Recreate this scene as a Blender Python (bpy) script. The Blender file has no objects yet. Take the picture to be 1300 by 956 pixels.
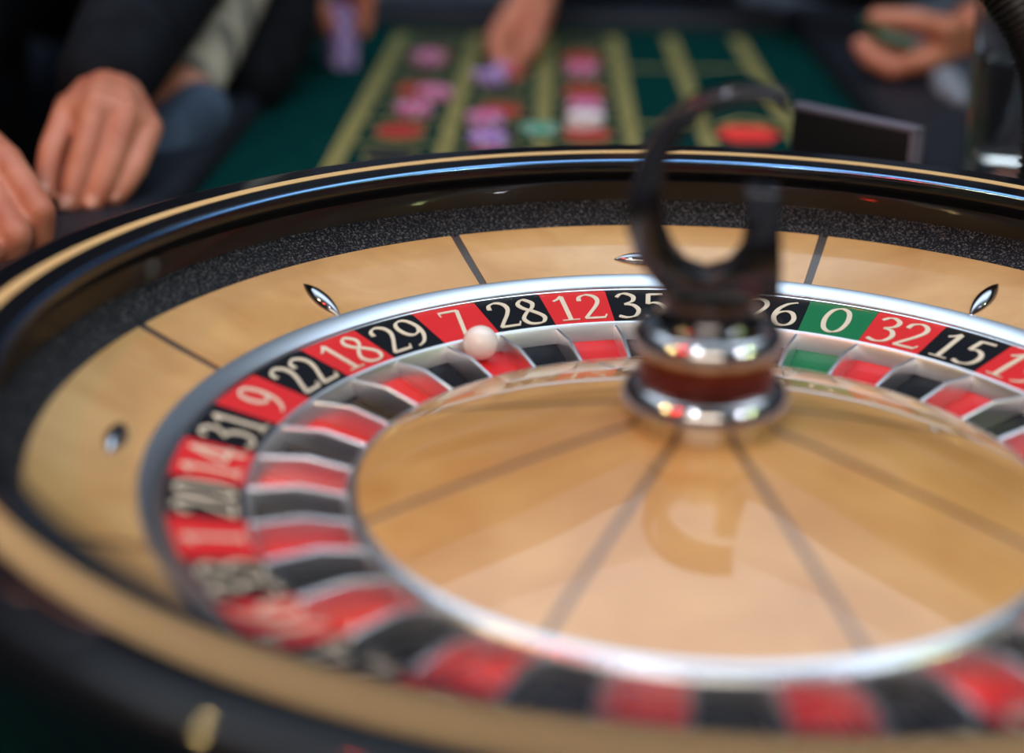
import bpy, bmesh, math, random
from mathutils import Vector, Matrix, Euler
random.seed(7)
PI = math.pi
scene = bpy.context.scene
COL = scene.collection

# ------------------------------------------------------------------ camera
CAM = Vector((0.0, -0.72579, 0.33037))
YAW, PITCH, ROLL, FPX = -0.13, -0.35781, 0.010676, 2025.71
PPX, PPY, W, H = 650.0, 433.0, 1300.0, 956.0
FW = Vector((math.sin(YAW)*math.cos(PITCH), math.cos(YAW)*math.cos(PITCH), math.sin(PITCH)))
_r = FW.cross(Vector((0, 0, 1))).normalized(); _u = _r.cross(FW)
RT = _r*math.cos(ROLL) + _u*math.sin(ROLL)
UP = -_r*math.sin(ROLL) + _u*math.cos(ROLL)
cd = bpy.data.cameras.new('camera'); cam = bpy.data.objects.new('camera', cd); COL.objects.link(cam)
cam.matrix_world = Matrix(((RT.x, UP.x, -FW.x, CAM.x), (RT.y, UP.y, -FW.y, CAM.y), (RT.z, UP.z, -FW.z, CAM.z), (0, 0, 0, 1)))
cd.sensor_fit = 'HORIZONTAL'; cd.sensor_width = 36.0; cd.lens = FPX/W*36.0
cd.shift_y = -(H/2 - PPY)/W
cd.clip_start = 0.02; cd.clip_end = 60
cd.dof.use_dof = True; cd.dof.focus_distance = 1.015; cd.dof.aperture_fstop = 2.0
scene.camera = cam

def ray(px, py): return FW + RT*((px-PPX)/FPX) - UP*((py-PPY)/FPX)
def at(px, py, depth): return CAM + ray(px, py)*depth          # a point that many metres in front of the lens
def atz(px, py, z):
    v = ray(px, py); return CAM + v*((z-CAM.z)/v.z)
def aty(px, py, y):
    v = ray(px, py); return CAM + v*((y-CAM.y)/v.y)

# ------------------------------------------------------------------ world, exposure
world = bpy.data.worlds.new('world'); scene.world = world; world.use_nodes = True
bg = world.node_tree.nodes['Background']; bg.inputs[0].default_value = (0.05, 0.06, 0.09, 1); bg.inputs[1].default_value = 0.5
scene.view_settings.view_transform = 'Standard'; scene.view_settings.look = 'None'
scene.view_settings.gamma = 1.0; scene.view_settings.exposure = -0.40
scene.view_settings.use_curve_mapping = False
try: scene.cycles.use_denoising = True
except Exception: pass

PANEL_POWER = 4.0
PANEL_COLOR = (0.70, 0.85, 1.0)
KEY_POWER = 10.5
KEY_COLOR = (1.0, 0.84, 0.66)
TABLE_Z = -0.045
FLOOR_Z = -0.86
CEIL_Z = 2.05

# ------------------------------------------------------------------ materials
MATS = {}
def principled(name, color, rough=0.5, metal=0.0, coat=0.0, coat_rough=0.03, spec=0.5, ior=1.5, emit=None, power=0.0, trans=0.0, sss=0.0, sheen=0.0):
    m = bpy.data.materials.new(name); m.use_nodes = True
    b = m.node_tree.nodes['Principled BSDF']
    b.inputs['Base Color'].default_value = (*color, 1)
    b.inputs['Roughness'].default_value = rough; b.inputs['Metallic'].default_value = metal
    b.inputs['Coat Weight'].default_value = coat; b.inputs['Coat Roughness'].default_value = coat_rough
    b.inputs['Specular IOR Level'].default_value = spec; b.inputs['IOR'].default_value = ior
    b.inputs['Transmission Weight'].default_value = trans
    b.inputs['Sheen Weight'].default_value = sheen
    if sss:
        b.inputs['Subsurface Weight'].default_value = sss
        b.inputs['Subsurface Radius'].default_value = (0.012, 0.004, 0.002); b.inputs['Subsurface Scale'].default_value = 0.6
    if emit:
        b.inputs['Emission Color'].default_value = (*emit, 1); b.inputs['Emission Strength'].default_value = power
    MATS[name] = m; return m
def noise_color(m, c1, c2, scale, detail=4.0, lo=0.35, hi=0.65, stretch=(1, 1, 1), distortion=0.0, bump=0.0, bump_scale=None, third=None):
    nt = m.node_tree; n = nt.nodes; b = n['Principled BSDF']
    tc = n.new('ShaderNodeTexCoord'); mp = n.new('ShaderNodeMapping'); mp.inputs['Scale'].default_value = stretch
    nt.links.new(tc.outputs['Object'], mp.inputs['Vector'])
    tx = n.new('ShaderNodeTexNoise'); tx.inputs['Scale'].default_value = scale; tx.inputs['Detail'].default_value = detail; tx.inputs['Distortion'].default_value = distortion
    nt.links.new(mp.outputs['Vector'], tx.inputs['Vector'])
    cr = n.new('ShaderNodeValToRGB'); cr.color_ramp.elements[0].position = lo; cr.color_ramp.elements[1].position = hi
    cr.color_ramp.elements[0].color = (*c1, 1); cr.color_ramp.elements[1].color = (*c2, 1)
    if third:
        e = cr.color_ramp.elements.new(third[0]); e.color = (*third[1], 1)
    nt.links.new(tx.outputs['Fac'], cr.inputs['Fac']); nt.links.new(cr.outputs['Color'], b.inputs['Base Color'])
    if bump:
        t2 = n.new('ShaderNodeTexNoise'); t2.inputs['Scale'].default_value = bump_scale or scale*4; t2.inputs['Detail'].default_value = 3
        nt.links.new(mp.outputs['Vector'], t2.inputs['Vector'])
        bp = n.new('ShaderNodeBump'); bp.inputs['Strength'].default_value = bump; bp.inputs['Distance'].default_value = 0.002
        nt.links.new(t2.outputs['Fac'], bp.inputs['Height']); nt.links.new(bp.outputs['Normal'], b.inputs['Normal'])
    return m

noise_color(principled('maple', (0.6, 0.36, 0.15), 0.45, coat=1.0, coat_rough=0.04), (0.50, 0.255, 0.070), (0.66, 0.39, 0.145), 14, 5, 0.3, 0.68, (1, 1.6, 1), 0.6)
noise_color(principled('cone_maple', (0.6, 0.36, 0.15), 0.4, coat=1.0, coat_rough=0.012), (0.50, 0.235, 0.055), (0.65, 0.36, 0.115), 16, 5, 0.3, 0.68, (1, 1.5, 1), 0.5)
principled('walnut_inlay', (0.05, 0.035, 0.028), 0.45, coat=0.6)
principled('cone_inlay', (0.10, 0.055, 0.03), 0.4, coat=1.0, coat_rough=0.02)
principled('black_lacquer', (0.004, 0.005, 0.008), 0.3, coat=0.7, coat_rough=0.03, spec=0.1)
principled('track_lacquer', (0.008, 0.006, 0.005), 0.3, coat=0.35, coat_rough=0.04, spec=0.2)
principled('gold_inlay', (0.66, 0.44, 0.20), 0.6, spec=0.15)
principled('chrome', (0.80, 0.82, 0.86), 0.13, metal=1.0)
principled('satin_ring', (0.62, 0.65, 0.70), 0.30, metal=1.0)
principled('deflector_metal', (0.40, 0.40, 0.43), 0.10, metal=1.0)
principled('brushed_chrome', (0.74, 0.77, 0.82), 0.24, metal=1.0)
principled('fret_metal', (0.80, 0.80, 0.84), 0.30, metal=1.0)
principled('pocket_metal', (0.66, 0.66, 0.68), 0.42, metal=1.0)
principled('highlight_blue', (0.15, 0.28, 0.50), 0.22, metal=1.0)  # blue tint carries the highlight along the rim lip
principled('drum_reflection', (0.18, 0.055, 0.042), 0.22, metal=1.0)  # red-brown tint stands for the red pockets mirrored in the drum
principled('dark_chrome', (0.58, 0.57, 0.58), 0.10, metal=1.0)
principled('gun_metal', (0.10, 0.10, 0.11), 0.16, metal=1.0)
principled('tile_red', (0.68, 0.018, 0.022), 0.4, coat=0.2, coat_rough=0.08, spec=0.3)
principled('tile_black', (0.004, 0.005, 0.009), 0.45, coat=0.06, coat_rough=0.08, spec=0.12)
principled('tile_green', (0.002, 0.17, 0.06), 0.4, coat=0.2, coat_rough=0.08, spec=0.3)
principled('numeral_cream', (0.72, 0.64, 0.50), 0.5)
principled('ball_ivory', (0.86, 0.80, 0.76), 0.25, coat=0.5, sss=0.1)
g = noise_color(principled('granite', (0.02, 0.02, 0.03), 0.55, spec=0.15), (0.004, 0.005, 0.009), (0.24, 0.225, 0.22), 760, 1, 0.52, 0.88, bump=0.25, bump_scale=760)
noise_color(principled('felt', (0.004, 0.05, 0.042), 1.0, spec=0.0), (0.002, 0.026, 0.025), (0.003, 0.036, 0.032), 60, 4, bump=0.3, bump_scale=900)
principled('layout_yellow', (0.22, 0.195, 0.06), 0.9)
principled('layout_red', (0.36, 0.012, 0.012), 0.9)
principled('layout_bright_red', (0.80, 0.03, 0.025), 0.9)
principled('layout_black', (0.006, 0.006, 0.008), 0.9)
noise_color(principled('rail_leather', (0.012, 0.018, 0.032), 0.5, spec=0.25), (0.006, 0.008, 0.014), (0.010, 0.013, 0.021), 40, 4, bump=0.3, bump_scale=300)
principled('table_wood', (0.02, 0.012, 0.008), 0.35, coat=0.6)
noise_color(principled('carpet', (0.02, 0.012, 0.016), 0.95), (0.012, 0.008, 0.012), (0.035, 0.014, 0.02), 12, 4)
principled('wall_paint', (0.30, 0.36, 0.48), 0.8)
principled('ceiling_paint', (0.34, 0.37, 0.42), 0.9)
noise_color(principled('skin', (0.60, 0.27, 0.18), 0.45, sss=0.12), (0.44, 0.135, 0.075), (0.56, 0.22, 0.135), 28, 3, bump=0.25, bump_scale=420)
noise_color(principled('nail', (0.7, 0.4, 0.33), 0.3), (0.56, 0.25, 0.17), (0.60, 0.28, 0.20), 50)
noise_color(principled('suit_navy', (0.008, 0.011, 0.018), 0.9, spec=0.15), (0.003, 0.004, 0.007), (0.007, 0.009, 0.014), 30, 4, bump=0.5, bump_scale=14)
noise_color(principled('suit_black', (0.004, 0.004, 0.006), 0.9, spec=0.12), (0.003, 0.003, 0.005), (0.007, 0.008, 0.010), 30, 4, bump=0.5, bump_scale=14)
noise_color(principled('streaked_knit', (0.3, 0.28, 0.24), 0.9), (0.05, 0.05, 0.05), (0.42, 0.37, 0.29), 22, 4, 0.32, 0.6, (1.8, 1.8, 0.35))
noise_color(principled('denim', (0.03, 0.05, 0.09), 0.9), (0.020, 0.036, 0.065), (0.05, 0.08, 0.13), 18, 4, stretch=(1, 1, 0.5))
principled('shirt_pale', (0.20, 0.22, 0.26), 0.85)
principled('hair', (0.02, 0.013, 0.008), 0.6)
principled('eye', (0.6, 0.6, 0.6), 0.2)
principled('chip_pink', (0.58, 0.10, 0.32), 0.5)
principled('chip_violet', (0.32, 0.16, 0.55), 0.5)
principled('chip_green', (0.05, 0.34, 0.24), 0.5)
principled('chip_white', (0.78, 0.74, 0.78), 0.5)
principled('chip_inlay', (0.7, 0.66, 0.68), 0.5)
principled('glass', (0.97, 0.98, 0.98), 0.0, trans=1.0, ior=1.48)
principled('water', (0.98, 0.95, 0.90), 0.0, trans=1.0, ior=1.33)
principled('black_rubber', (0.008, 0.008, 0.009), 0.45)
principled('black_plastic', (0.004, 0.004, 0.006), 0.45)
principled('plastic_edge', (0.16, 0.15, 0.20), 0.35)
principled('brass', (0.85, 0.55, 0.18), 0.2, metal=1.0)
principled('lamp_housing', (0.05, 0.05, 0.05), 0.4)
def emitter(name, color, power): return principled(name, (0.0, 0.0, 0.0), 0.8, emit=color, power=power)
emitter('panel_glow', PANEL_COLOR, PANEL_POWER)
emitter('panel_mid', PANEL_COLOR, PANEL_POWER*0.7)
emitter('panel_dim', PANEL_COLOR, PANEL_POWER*0.18)
emitter('panel_back', (0.62, 0.78, 1.0), 0.26)
emitter('key_glow', KEY_COLOR, KEY_POWER)
emitter('bulb_warm', (1.0, 0.70, 0.28), 900.0)
emitter('bulb_red', (1.0, 0.03, 0.02), 420.0)
emitter('bulb_white', (0.85, 0.90, 1.0), 800.0)
emitter('bulb_lime', (0.72, 0.85, 0.35), 620.0)

# ------------------------------------------------------------------ object helpers
def link(name, me, mat=None, parent=None):
    o = bpy.data.objects.new(name, me); COL.objects.link(o)
    if mat and me is not None and not me.materials: me.materials.append(MATS[mat])
    if parent: o.parent = parent
    return o
def empty(name, loc=(0, 0, 0), rz=0.0, parent=None):
    o = bpy.data.objects.new(name, None); COL.objects.link(o); o.location = loc; o.rotation_euler = (0, 0, rz); o.empty_display_size = 0.02
    if parent: o.parent = parent
    return o
def tag(o, label=None, cat=None, group=None, kind=None):
    if label: o['label'] = label
    if cat: o['category'] = cat
    if group: o['group'] = group
    if kind: o['kind'] = kind
    return o
def mesh(name, verts, faces, smooth=False):
    me = bpy.data.meshes.new(name); me.from_pydata([tuple(v) for v in verts], [], faces); me.update()
    bm = bmesh.new(); bm.from_mesh(me); bmesh.ops.recalc_face_normals(bm, faces=bm.faces); bm.to_mesh(me); bm.free()
    if smooth: me.shade_smooth()
    return me
def smooth_by_angle(me, deg=35):
    me.shade_smooth()
    try: me.set_sharp_from_angle(angle=math.radians(deg))
    except Exception: pass
    return me
def lathe(name, prof, n=192, closed=False, a0=0.0, a1=2*PI, deg=35):
    full = abs(a1-a0-2*PI) < 1e-6; vs = []; fs = []; m = n if full else n+1; k = len(prof)
    for i in range(m):
        a = a0+(a1-a0)*i/n; c, s = math.cos(a), math.sin(a)
        for r, z in prof: vs.append((r*c, r*s, z))
    kk = k if closed else k-1
    for i in range(n):
        j = (i+1) % m
        for q in range(kk):
            w = (q+1) % k; fs.append((i*k+q, j*k+q, j*k+w, i*k+w))
    if not full and closed:
        fs.append(tuple(range(k))); fs.append(tuple((m-1)*k+q for q in range(k)))
    return smooth_by_angle(mesh(name, vs, fs), deg)
def box_mesh(name, sx, sy, sz, bevel=0.0, seg=2):
    bm = bmesh.new(); bmesh.ops.create_cube(bm, size=1.0); bmesh.ops.scale(bm, vec=(sx, sy, sz), verts=bm.verts)
    if bevel: bmesh.ops.bevel(bm, geom=list(bm.edges), offset=bevel, segments=seg, affect='EDGES', profile=0.5)
    me = bpy.data.meshes.new(name); bm.to_mesh(me); bm.free(); return smooth_by_angle(me)
def prism_mesh(name, pts, axis_vec, bevel=0.0):
    bm = bmesh.new(); a = [bm.verts.new(p) for p in pts]; b = [bm.verts.new(Vector(p)+Vector(axis_vec)) for p in pts]
    n = len(pts); bm.faces.new(a); bm.faces.new(list(reversed(b)))
    for i in range(n): bm.faces.new((a[i], b[i], b[(i+1) % n], a[(i+1) % n]))
    bmesh.ops.recalc_face_normals(bm, faces=bm.faces)
    if bevel: bmesh.ops.bevel(bm, geom=[e for e in bm.edges if e.calc_face_angle(0) > 1.0], offset=bevel, segments=3, affect='EDGES', profile=0.5)
    me = bpy.data.meshes.new(name); bm.to_mesh(me); bm.free(); return smooth_by_angle(me, 30)
def catmull(pts, n=8, closed=False):
    P = [Vector(p) for p in pts]; out = []; m = len(P)
    for i in range(m if closed else m-1):
        g = (lambda j: P[j % m]) if closed else (lambda j: P[max(0, min(m-1, j))])
        p0, p1, p2, p3 = g(i-1), g(i), g(i+1), g(i+2)
        for k in range(n):
            t = k/n; out.append(0.5*((2*p1)+(p2-p0)*t+(2*p0-5*p1+4*p2-p3)*t*t+(3*p1-p0-3*p2+p3)*t*t*t))
    if not closed: out.append(P[-1])
    return out
def tube_mesh(name, path, radii, n=14):
    P = [Vector(p) for p in path]; vs = []; fs = []; m = len(P); ref = None
    for i in range(m):
        t = (P[min(i+1, m-1)]-P[max(i-1, 0)]).normalized()
        if ref is None: ref = t.orthogonal().normalized()
        ref = (ref-t*ref.dot(t)).normalized(); b = t.cross(ref); r = radii[i] if hasattr(radii, '__len__') else radii
        for k in range(n): vs.append(P[i]+ref*(r*math.cos(2*PI*k/n))+b*(r*math.sin(2*PI*k/n)))
    for i in range(m-1):
        for k in range(n): fs.append((i*n+k, i*n+(k+1) % n, (i+1)*n+(k+1) % n, (i+1)*n+k))
    fs.append(tuple(range(n))); fs.append(tuple((m-1)*n+k for k in range(n)))
    return smooth_by_angle(mesh(name, vs, fs), 50)

# ------------------------------------------------------------------ the room
def structure(name, me, mat, loc=(0, 0, 0)):
    o = link(name, me, mat); o.location = loc; o['kind'] = 'structure'; return o
structure('floor', box_mesh('floor', 10, 10, 0.1), 'carpet', (0, 0.5, FLOOR_Z-0.05))
structure('ceiling', box_mesh('ceiling', 10, 10, 0.1), 'ceiling_paint', (0, 0.5, CEIL_Z+0.05))
hz = CEIL_Z-FLOOR_Z; cz = (CEIL_Z+FLOOR_Z)/2
structure('wall_back', box_mesh('wall_back', 10, 0.1, hz), 'wall_paint', (0, 5.55, cz))
structure('wall_front', box_mesh('wall_front', 10, 0.1, hz), 'wall_paint', (0, -4.55, cz))
structure('wall_left', box_mesh('wall_left', 0.1, 10, hz), 'wall_paint', (-5.05, 0.5, cz))
structure('wall_right', box_mesh('wall_right', 0.1, 10, hz), 'wall_paint', (5.05, 0.5, cz))

def added_panel(x, y, sx, sy, label, mat='panel_glow'):
    t = empty('light_panel', (x, y, CEIL_Z)); tag(t, label, 'ceiling light')
    link('diffuser', box_mesh('diffuser', sx, sy, 0.02), mat, t).location = (0, 0, -0.03)
    for k, (dx, dy, wx, wy) in enumerate(((0, sy/2+.02, sx+.08, .04), (0, -sy/2-.02, sx+.08, .04), (sx/2+.02, 0, .04, sy), (-sx/2-.02, 0, .04, sy))):
        link('frame', box_mesh('frame', wx, wy, 0.05, 0.004), 'lamp_housing', t).location = (dx, dy, -0.025)
t = empty('light_panel', (0.05, 0.75, CEIL_Z)); tag(t, 'cool white ceiling light above the wheel and table, dimmer outer steps added', 'ceiling light')
for nm_, mt_, sx, sy, z in (('outer_diffuser', 'panel_dim', 4.4, 2.4, -0.02), ('middle_diffuser', 'panel_mid', 3.2, 1.5, -0.05), ('inner_diffuser', 'panel_glow', 2.3, 0.8, -0.08)):  # dimmer outer steps added to soften the light's reflected edges
    link(nm_, box_mesh(nm_, sx, sy, 0.03, 0.006), mt_, t).location = (0, 0, z)
for dx, dy, wx, wy in ((0, 1.22, 4.48, .04), (0, -1.22, 4.48, .04), (2.22, 0, .04, 2.4), (-2.22, 0, .04, 2.4)):
    link('frame', box_mesh('frame', wx, wy, 0.06, 0.004), 'lamp_housing', t).location = (dx, dy, -0.03)
added_panel(0.0, 3.9, 8.0, 2.2, 'dim grey blue glow panel added at the back to brighten reflections', 'panel_back')  # added glow that lifts the dark side of the chrome ring
added_panel(0.0, -3.1, 2.8, 1.1, 'warm white key panel added behind the camera to light the wheel', 'key_glow')  # added key light, out of view
def pendant(loc, mat, rad, label):
    t = empty('spot_lamp', (loc[0], loc[1], CEIL_Z)); tag(t, label, 'lamp', 'coloured spot lamps on the ceiling')
    dz = loc[2]-CEIL_Z
    link('stem', tube_mesh('stem', [(0, 0, 0), (0, 0, dz+rad*1.6)], 0.008, 8), 'lamp_housing', t)
    link('shade', lathe('shade', [(0.012, dz+rad*1.9), (rad*0.9, dz+rad*1.4), (rad*1.25, dz+rad*0.4), (rad*1.2, dz+rad*0.4), (rad*0.85, dz+rad*1.3), (0.012, dz+rad*1.8)], 24), 'lamp_housing', t)
    bm = bmesh.new(); bmesh.ops.create_uvsphere(bm, u_segments=20, v_segments=12, radius=rad); me = bpy.data.meshes.new('bulb'); bm.to_mesh(me); bm.free(); me.shade_smooth()
    link('bulb', me, mat, t).location = (0, 0, dz+rad*0.2)
pendant((-1.55, -0.75, 1.62), 'bulb_warm', 0.036, 'warm yellow spot lamp, leftmost behind the camera')
pendant((-0.95, -0.95, 1.55), 'bulb_red', 0.040, 'red spot lamp hanging behind the camera')
pendant((-0.35, -1.0, 1.60), 'bulb_white', 0.030, 'cool white spot lamp right behind the camera')
pendant((1.55, -0.9, 1.60), 'bulb_white', 0.036, 'cool white spot lamp to the right behind the camera')
pendant((2.5, -0.65, 1.60), 'bulb_lime', 0.046, 'yellow green spot lamp, rightmost behind the camera')

# ------------------------------------------------------------------ wheel bowl
SP = 2*PI/37
bowl = empty('wheel_bowl', (0, 0, TABLE_Z)); tag(bowl, 'round black lacquered roulette bowl with gold inlaid rim and maple apron', 'roulette wheel')
def bowl_part(name, me, mat):
    o = link(name, me, mat, bowl); o.location = (0, 0, -TABLE_Z); return o
def arcp(cx, cz_, r, a0, a1, n=8): return [(cx+r*math.cos(math.radians(a0+(a1-a0)*i/n)), cz_+r*math.sin(math.radians(a0+(a1-a0)*i/n))) for i in range(n+1)]
rim_prof = [(0.3385, 0.0525), (0.3350, 0.0575), (0.3305, 0.0600), (0.3290, 0.0630)] + arcp(0.3310, 0.0672, 0.0023, 190, 92, 8) + [(0.3464, 0.0697), (0.3465, 0.066), (0.3541, 0.066), (0.3542, 0.0698), (0.372, 0.0692)] + arcp(0.372, 0.0587, 0.0105, 85, 0, 8) + [(0.3815, 0.045), (0.377, 0.02), (0.365, -0.01), (0.352, -0.03), (0.352, TABLE_Z), (0.335, TABLE_Z), (0.335, 0.02), (0.344, 0.035), (0.344, 0.0525)]
bowl_part('lip_highlight', lathe('lip_highlight', arcp(0.3311, 0.0670, 0.0027, 158, 104, 6)+[(0.3320, 0.0680), (0.3300, 0.0670)], 256, True, deg=60), 'highlight_blue')  # tinted ring added in place of the blue highlight on the lip
bowl_part('rim', lathe('rim', rim_prof, 256, True), 'black_lacquer')
bowl_part('rim_inlay', lathe('rim_inlay', [(0.3466, 0.066), (0.3466, 0.0700), (0.3540, 0.0701), (0.3540, 0.066)], 256, True), 'gold_inlay')
bowl_part('ball_track', lathe('ball_track', [(0.3383, 0.0385), (0.3388, 0.045), (0.3384, 0.0525), (0.345, 0.0525), (0.345, 0.036)], 256, True), 'track_lacquer')
bowl_part('speckled_track', lathe('speckled_track', [(0.3185, 0.0245), (0.3205, 0.0268), (0.324, 0.0287), (0.3385, 0.0392), (0.3385, 0.030), (0.3185, 0.019)], 256, True), 'granite')
A0 = math.radians(76.9)
for k in range(8):
    a = A0+k*PI/4; g = 0.0028/0.296
    bowl_part('apron_panel', lathe('apron_panel', [(0.272, 0.0066), (0.2722, 0.0073), (0.296, 0.0163), (0.3205, 0.0265), (0.3205, 0.020), (0.272, 0.001)], 26, True, a+g, a+PI/4-g), 'maple')
    bowl_part('apron_strip', lathe('apron_strip', [(0.272, 0.0062), (0.296, 0.0158), (0.3205, 0.0260), (0.3205, 0.018), (0.272, 0.0)], 2, True, a-g, a+g), 'walnut_inlay')
bowl_part('chrome_ring', lathe('chrome_ring', [(0.2608, -0.004), (0.2608, 0.0022), (0.2614, 0.0030), (0.2712, 0.0072), (0.2722, 0.0074), (0.2722, -0.004)], 256, True), 'satin_ring')
# lens-shaped metal deflectors, alternately radial and tangential
def deflector_mesh():
    vs = []; fs = []; nu, nv = 18, 10; L, Wd, Hh = 0.0185, 0.0056, 0.0050
    for i in range(nu+1):
        u = -1+2*i/nu; w = (1-u*u)
        for j in range(nv+1):
            v = math.pi*j/nv; vs.append((L*u, -Wd*w*math.cos(v), Hh*(w**0.8)*math.sin(v)))
    for i in range(nu):
        for j in range(nv): fs.append((i*(nv+1)+j, (i+1)*(nv+1)+j, (i+1)*(nv+1)+j+1, i*(nv+1)+j+1))
    me = mesh('deflector', vs, fs, True); return me
dm = deflector_mesh(); dm.materials.append(MATS['deflector_metal'])
slope = math.atan2(0.0192, 0.0485)
for k in range(8):
    a = A0+PI/8+k*PI/4
    o = link('deflector', dm, None, bowl)
    er = Vector((math.cos(a)*math.cos(slope), math.sin(a)*math.cos(slope), math.sin(slope))); et = Vector((-math.sin(a), math.cos(a), 0)); en = er.cross(et)
    X, Y = (et, -er) if k % 2 == 0 else (er, et)
    r = 0.2865 if k % 2 == 0 else 0.2875
    pos = Vector((r*math.cos(a), r*math.sin(a), 0.0066+(r-0.272)*0.3959-TABLE_Z))
    o.matrix_local = Matrix(((X.x, Y.x, en.x, pos.x), (X.y, Y.y, en.y, pos.y), (X.z, Y.z, en.z, pos.z), (0, 0, 0, 1)))

# ------------------------------------------------------------------ wheel rotor
rotor = empty('wheel_rotor', (0, 0, TABLE_Z)); tag(rotor, 'spinning roulette rotor with numbered ring, chrome pockets, maple cone and turret', 'roulette wheel')
def rotor_part(name, me, mat, parent=None):
    o = link(name, me, mat, parent or rotor)
    if parent is None: o.location = (0, 0, -TABLE_Z)
    return o
SEQ = [0, 32, 15, 19, 4, 21, 2, 25, 17, 34, 6, 27, 13, 36, 11, 30, 8, 23, 10, 5, 24, 16, 33, 1, 20, 14, 31, 9, 22, 18, 29, 7, 28, 12, 35, 3, 26]
RI, RO, ZI, ZO = 0.2236, 0.2600, -0.0079, 0.0
PH = 0.33195
def cone_pt(r, a, h=0.0):
    s = (r-RI)/(RO-RI); ln = math.hypot(RO-RI, ZO-ZI); nr, nz = -(ZO-ZI)/ln, (RO-RI)/ln
    return ((r+nr*h)*math.cos(a), (r+nr*h)*math.sin(a), ZI+(ZO-ZI)*s+nz*h)
# digits are drawn as pen strokes in a box one unit high
DIG = {
 0: [('c', [(.30, .99), (.12, .86), (.05, .5), (.12, .14), (.30, .01), (.48, .14), (.55, .5), (.48, .86)])],
 1: [('l', [(.10, .80), (.20, .86), (.32, .99)]), ('l', [(.315, .97), (.315, .02)]), ('h', [(.12, .012), (.52, .012)])],
 2: [('s', [(.06, .74), (.10, .90), (.27, .985), (.43, .90), (.47, .72), (.38, .50), (.2, .24), (.05, .03)]), ('b', [(.04, .035), (.50, .035)]), ('h', [(.49, .02), (.56, .16)])],
 3: [('s', [(.07, .84), (.17, .965), (.30, .98), (.44, .86), (.41, .67), (.22, .55)]), ('s', [(.22, .55), (.42, .49), (.51, .29), (.42, .07), (.22, .0), (.04, .07)])],
 4: [('l', [(.43, .98), (.03, .30)]), ('b', [(.03, .30), (.58, .30)]), ('l', [(.43, .98), (.43, .0)])],
 5: [('b', [(.17, .945), (.50, .965)]), ('l', [(.18, .96), (.13, .55)]), ('s', [(.13, .55), (.28, .60), (.44, .51), (.50, .30), (.42, .08), (.22, .0), (.04, .06)])],
 6: [('s', [(.50, .985), (.30, .88), (.13, .64), (.07, .33), (.15, .07), (.30, .0), (.46, .09), (.52, .30), (.45, .52), (.31, .58), (.15, .49), (.08, .36)])],
 7: [('h', [(.06, .80), (.08, .96)]), ('b', [(.07, .945), (.53, .945)]), ('l', [(.52, .95), (.22, .0)])],
 8: [('c', [(.46, .83), (.30, .985), (.14, .83), (.20, .64), (.38, .48), (.54, .25), (.46, .05), (.29, .0), (.12, .05), (.06, .23), (.20, .45), (.40, .64)])],
}
DIG[9] = [(t_, [(.6-x, 1-y) for x, y in p]) for t_, p in DIG[6]]
def stroke_quads(d):
    out = []
    for kind, p in DIG[d]:
        q = [Vector((x, y)) for x, y in p]
        if kind in 'sc': q = [Vector((v.x, v.y)) for v in catmull([(x, y, 0) for x, y in p], 7, kind == 'c')]
        m = len(q); L = []; R = []
        for i in range(m):
            if kind == 'c': t_ = q[(i+1) % m]-q[i-1]
            else: t_ = q[min(i+1, m-1)]-q[max(i-1, 0)]
            t_.normalize(); nn = Vector((-t_.y, t_.x)); th = math.atan2(t_.y, t_.x)
            w = 0.020+0.036*abs(math.sin(th-0.35))
            if kind == 'b': w = 0.035
            if kind == 'h': w = 0.018
            L.append(q[i]+nn*w); R.append(q[i]-nn*w)
        for i in range(m if kind == 'c' else m-1):
            j = (i+1) % m; out.append((L[i], L[j], R[j], R[i]))
    return out
def numeral_mesh(num, ac):
    ds = [int(c) for c in str(num)]; hh = 0.0285; vs = []; fs = []; ww = 0.0172; adv = 0.0176
    tot = adv*(len(ds)-1)
    for q, d in enumerate(ds):
        off = -tot/2+q*adv
        for quad in stroke_quads(d):
            b0 = len(vs)
            for h in (0.0002, 0.0006):
                for v in quad:
                    u = (v.x-0.3)*hh*1.0+off; r = 0.2276+v.y*hh
                    vs.append(cone_pt(r, ac-u/(0.55*r+0.45*0.242), h))
            fs += [(b0+4, b0+5, b0+6, b0+7)]+[(b0+i, b0+(i+1) % 4, b0+4+(i+1) % 4, b0+4+i) for i in range(4)]
    return mesh('numeral', vs, fs)
def sector(r0, r1, z0, z1, thick, a0, a1, n, tilt=None):
    prof = [(r0, z0), (r1, z1), (r1, z1-thick), (r0, z0-thick)]
    return lathe('sector', prof, n, True, a0, a1, 20)
for k, num in enumerate(SEQ):
    ac = PI/2-k*SP-PH; cm = 'tile_green' if num == 0 else ('tile_red' if k % 2 == 1 else 'tile_black')
    gap = 0.00012/0.24
    tile = rotor_part('number_tile', sector(RI+0.0003, RO-0.0003, ZI, ZO, 0.002, ac-SP/2+gap, ac+SP/2-gap, 6), cm)
    nm_ = link('numeral', numeral_mesh(num, ac), 'numeral_cream', tile)
    rotor_part('pocket_floor', sector(0.1771, 0.2226, -0.0262, -0.0180, 0.002, ac-SP/2+0.0045, ac+SP/2-0.0045, 5), cm)
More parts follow.
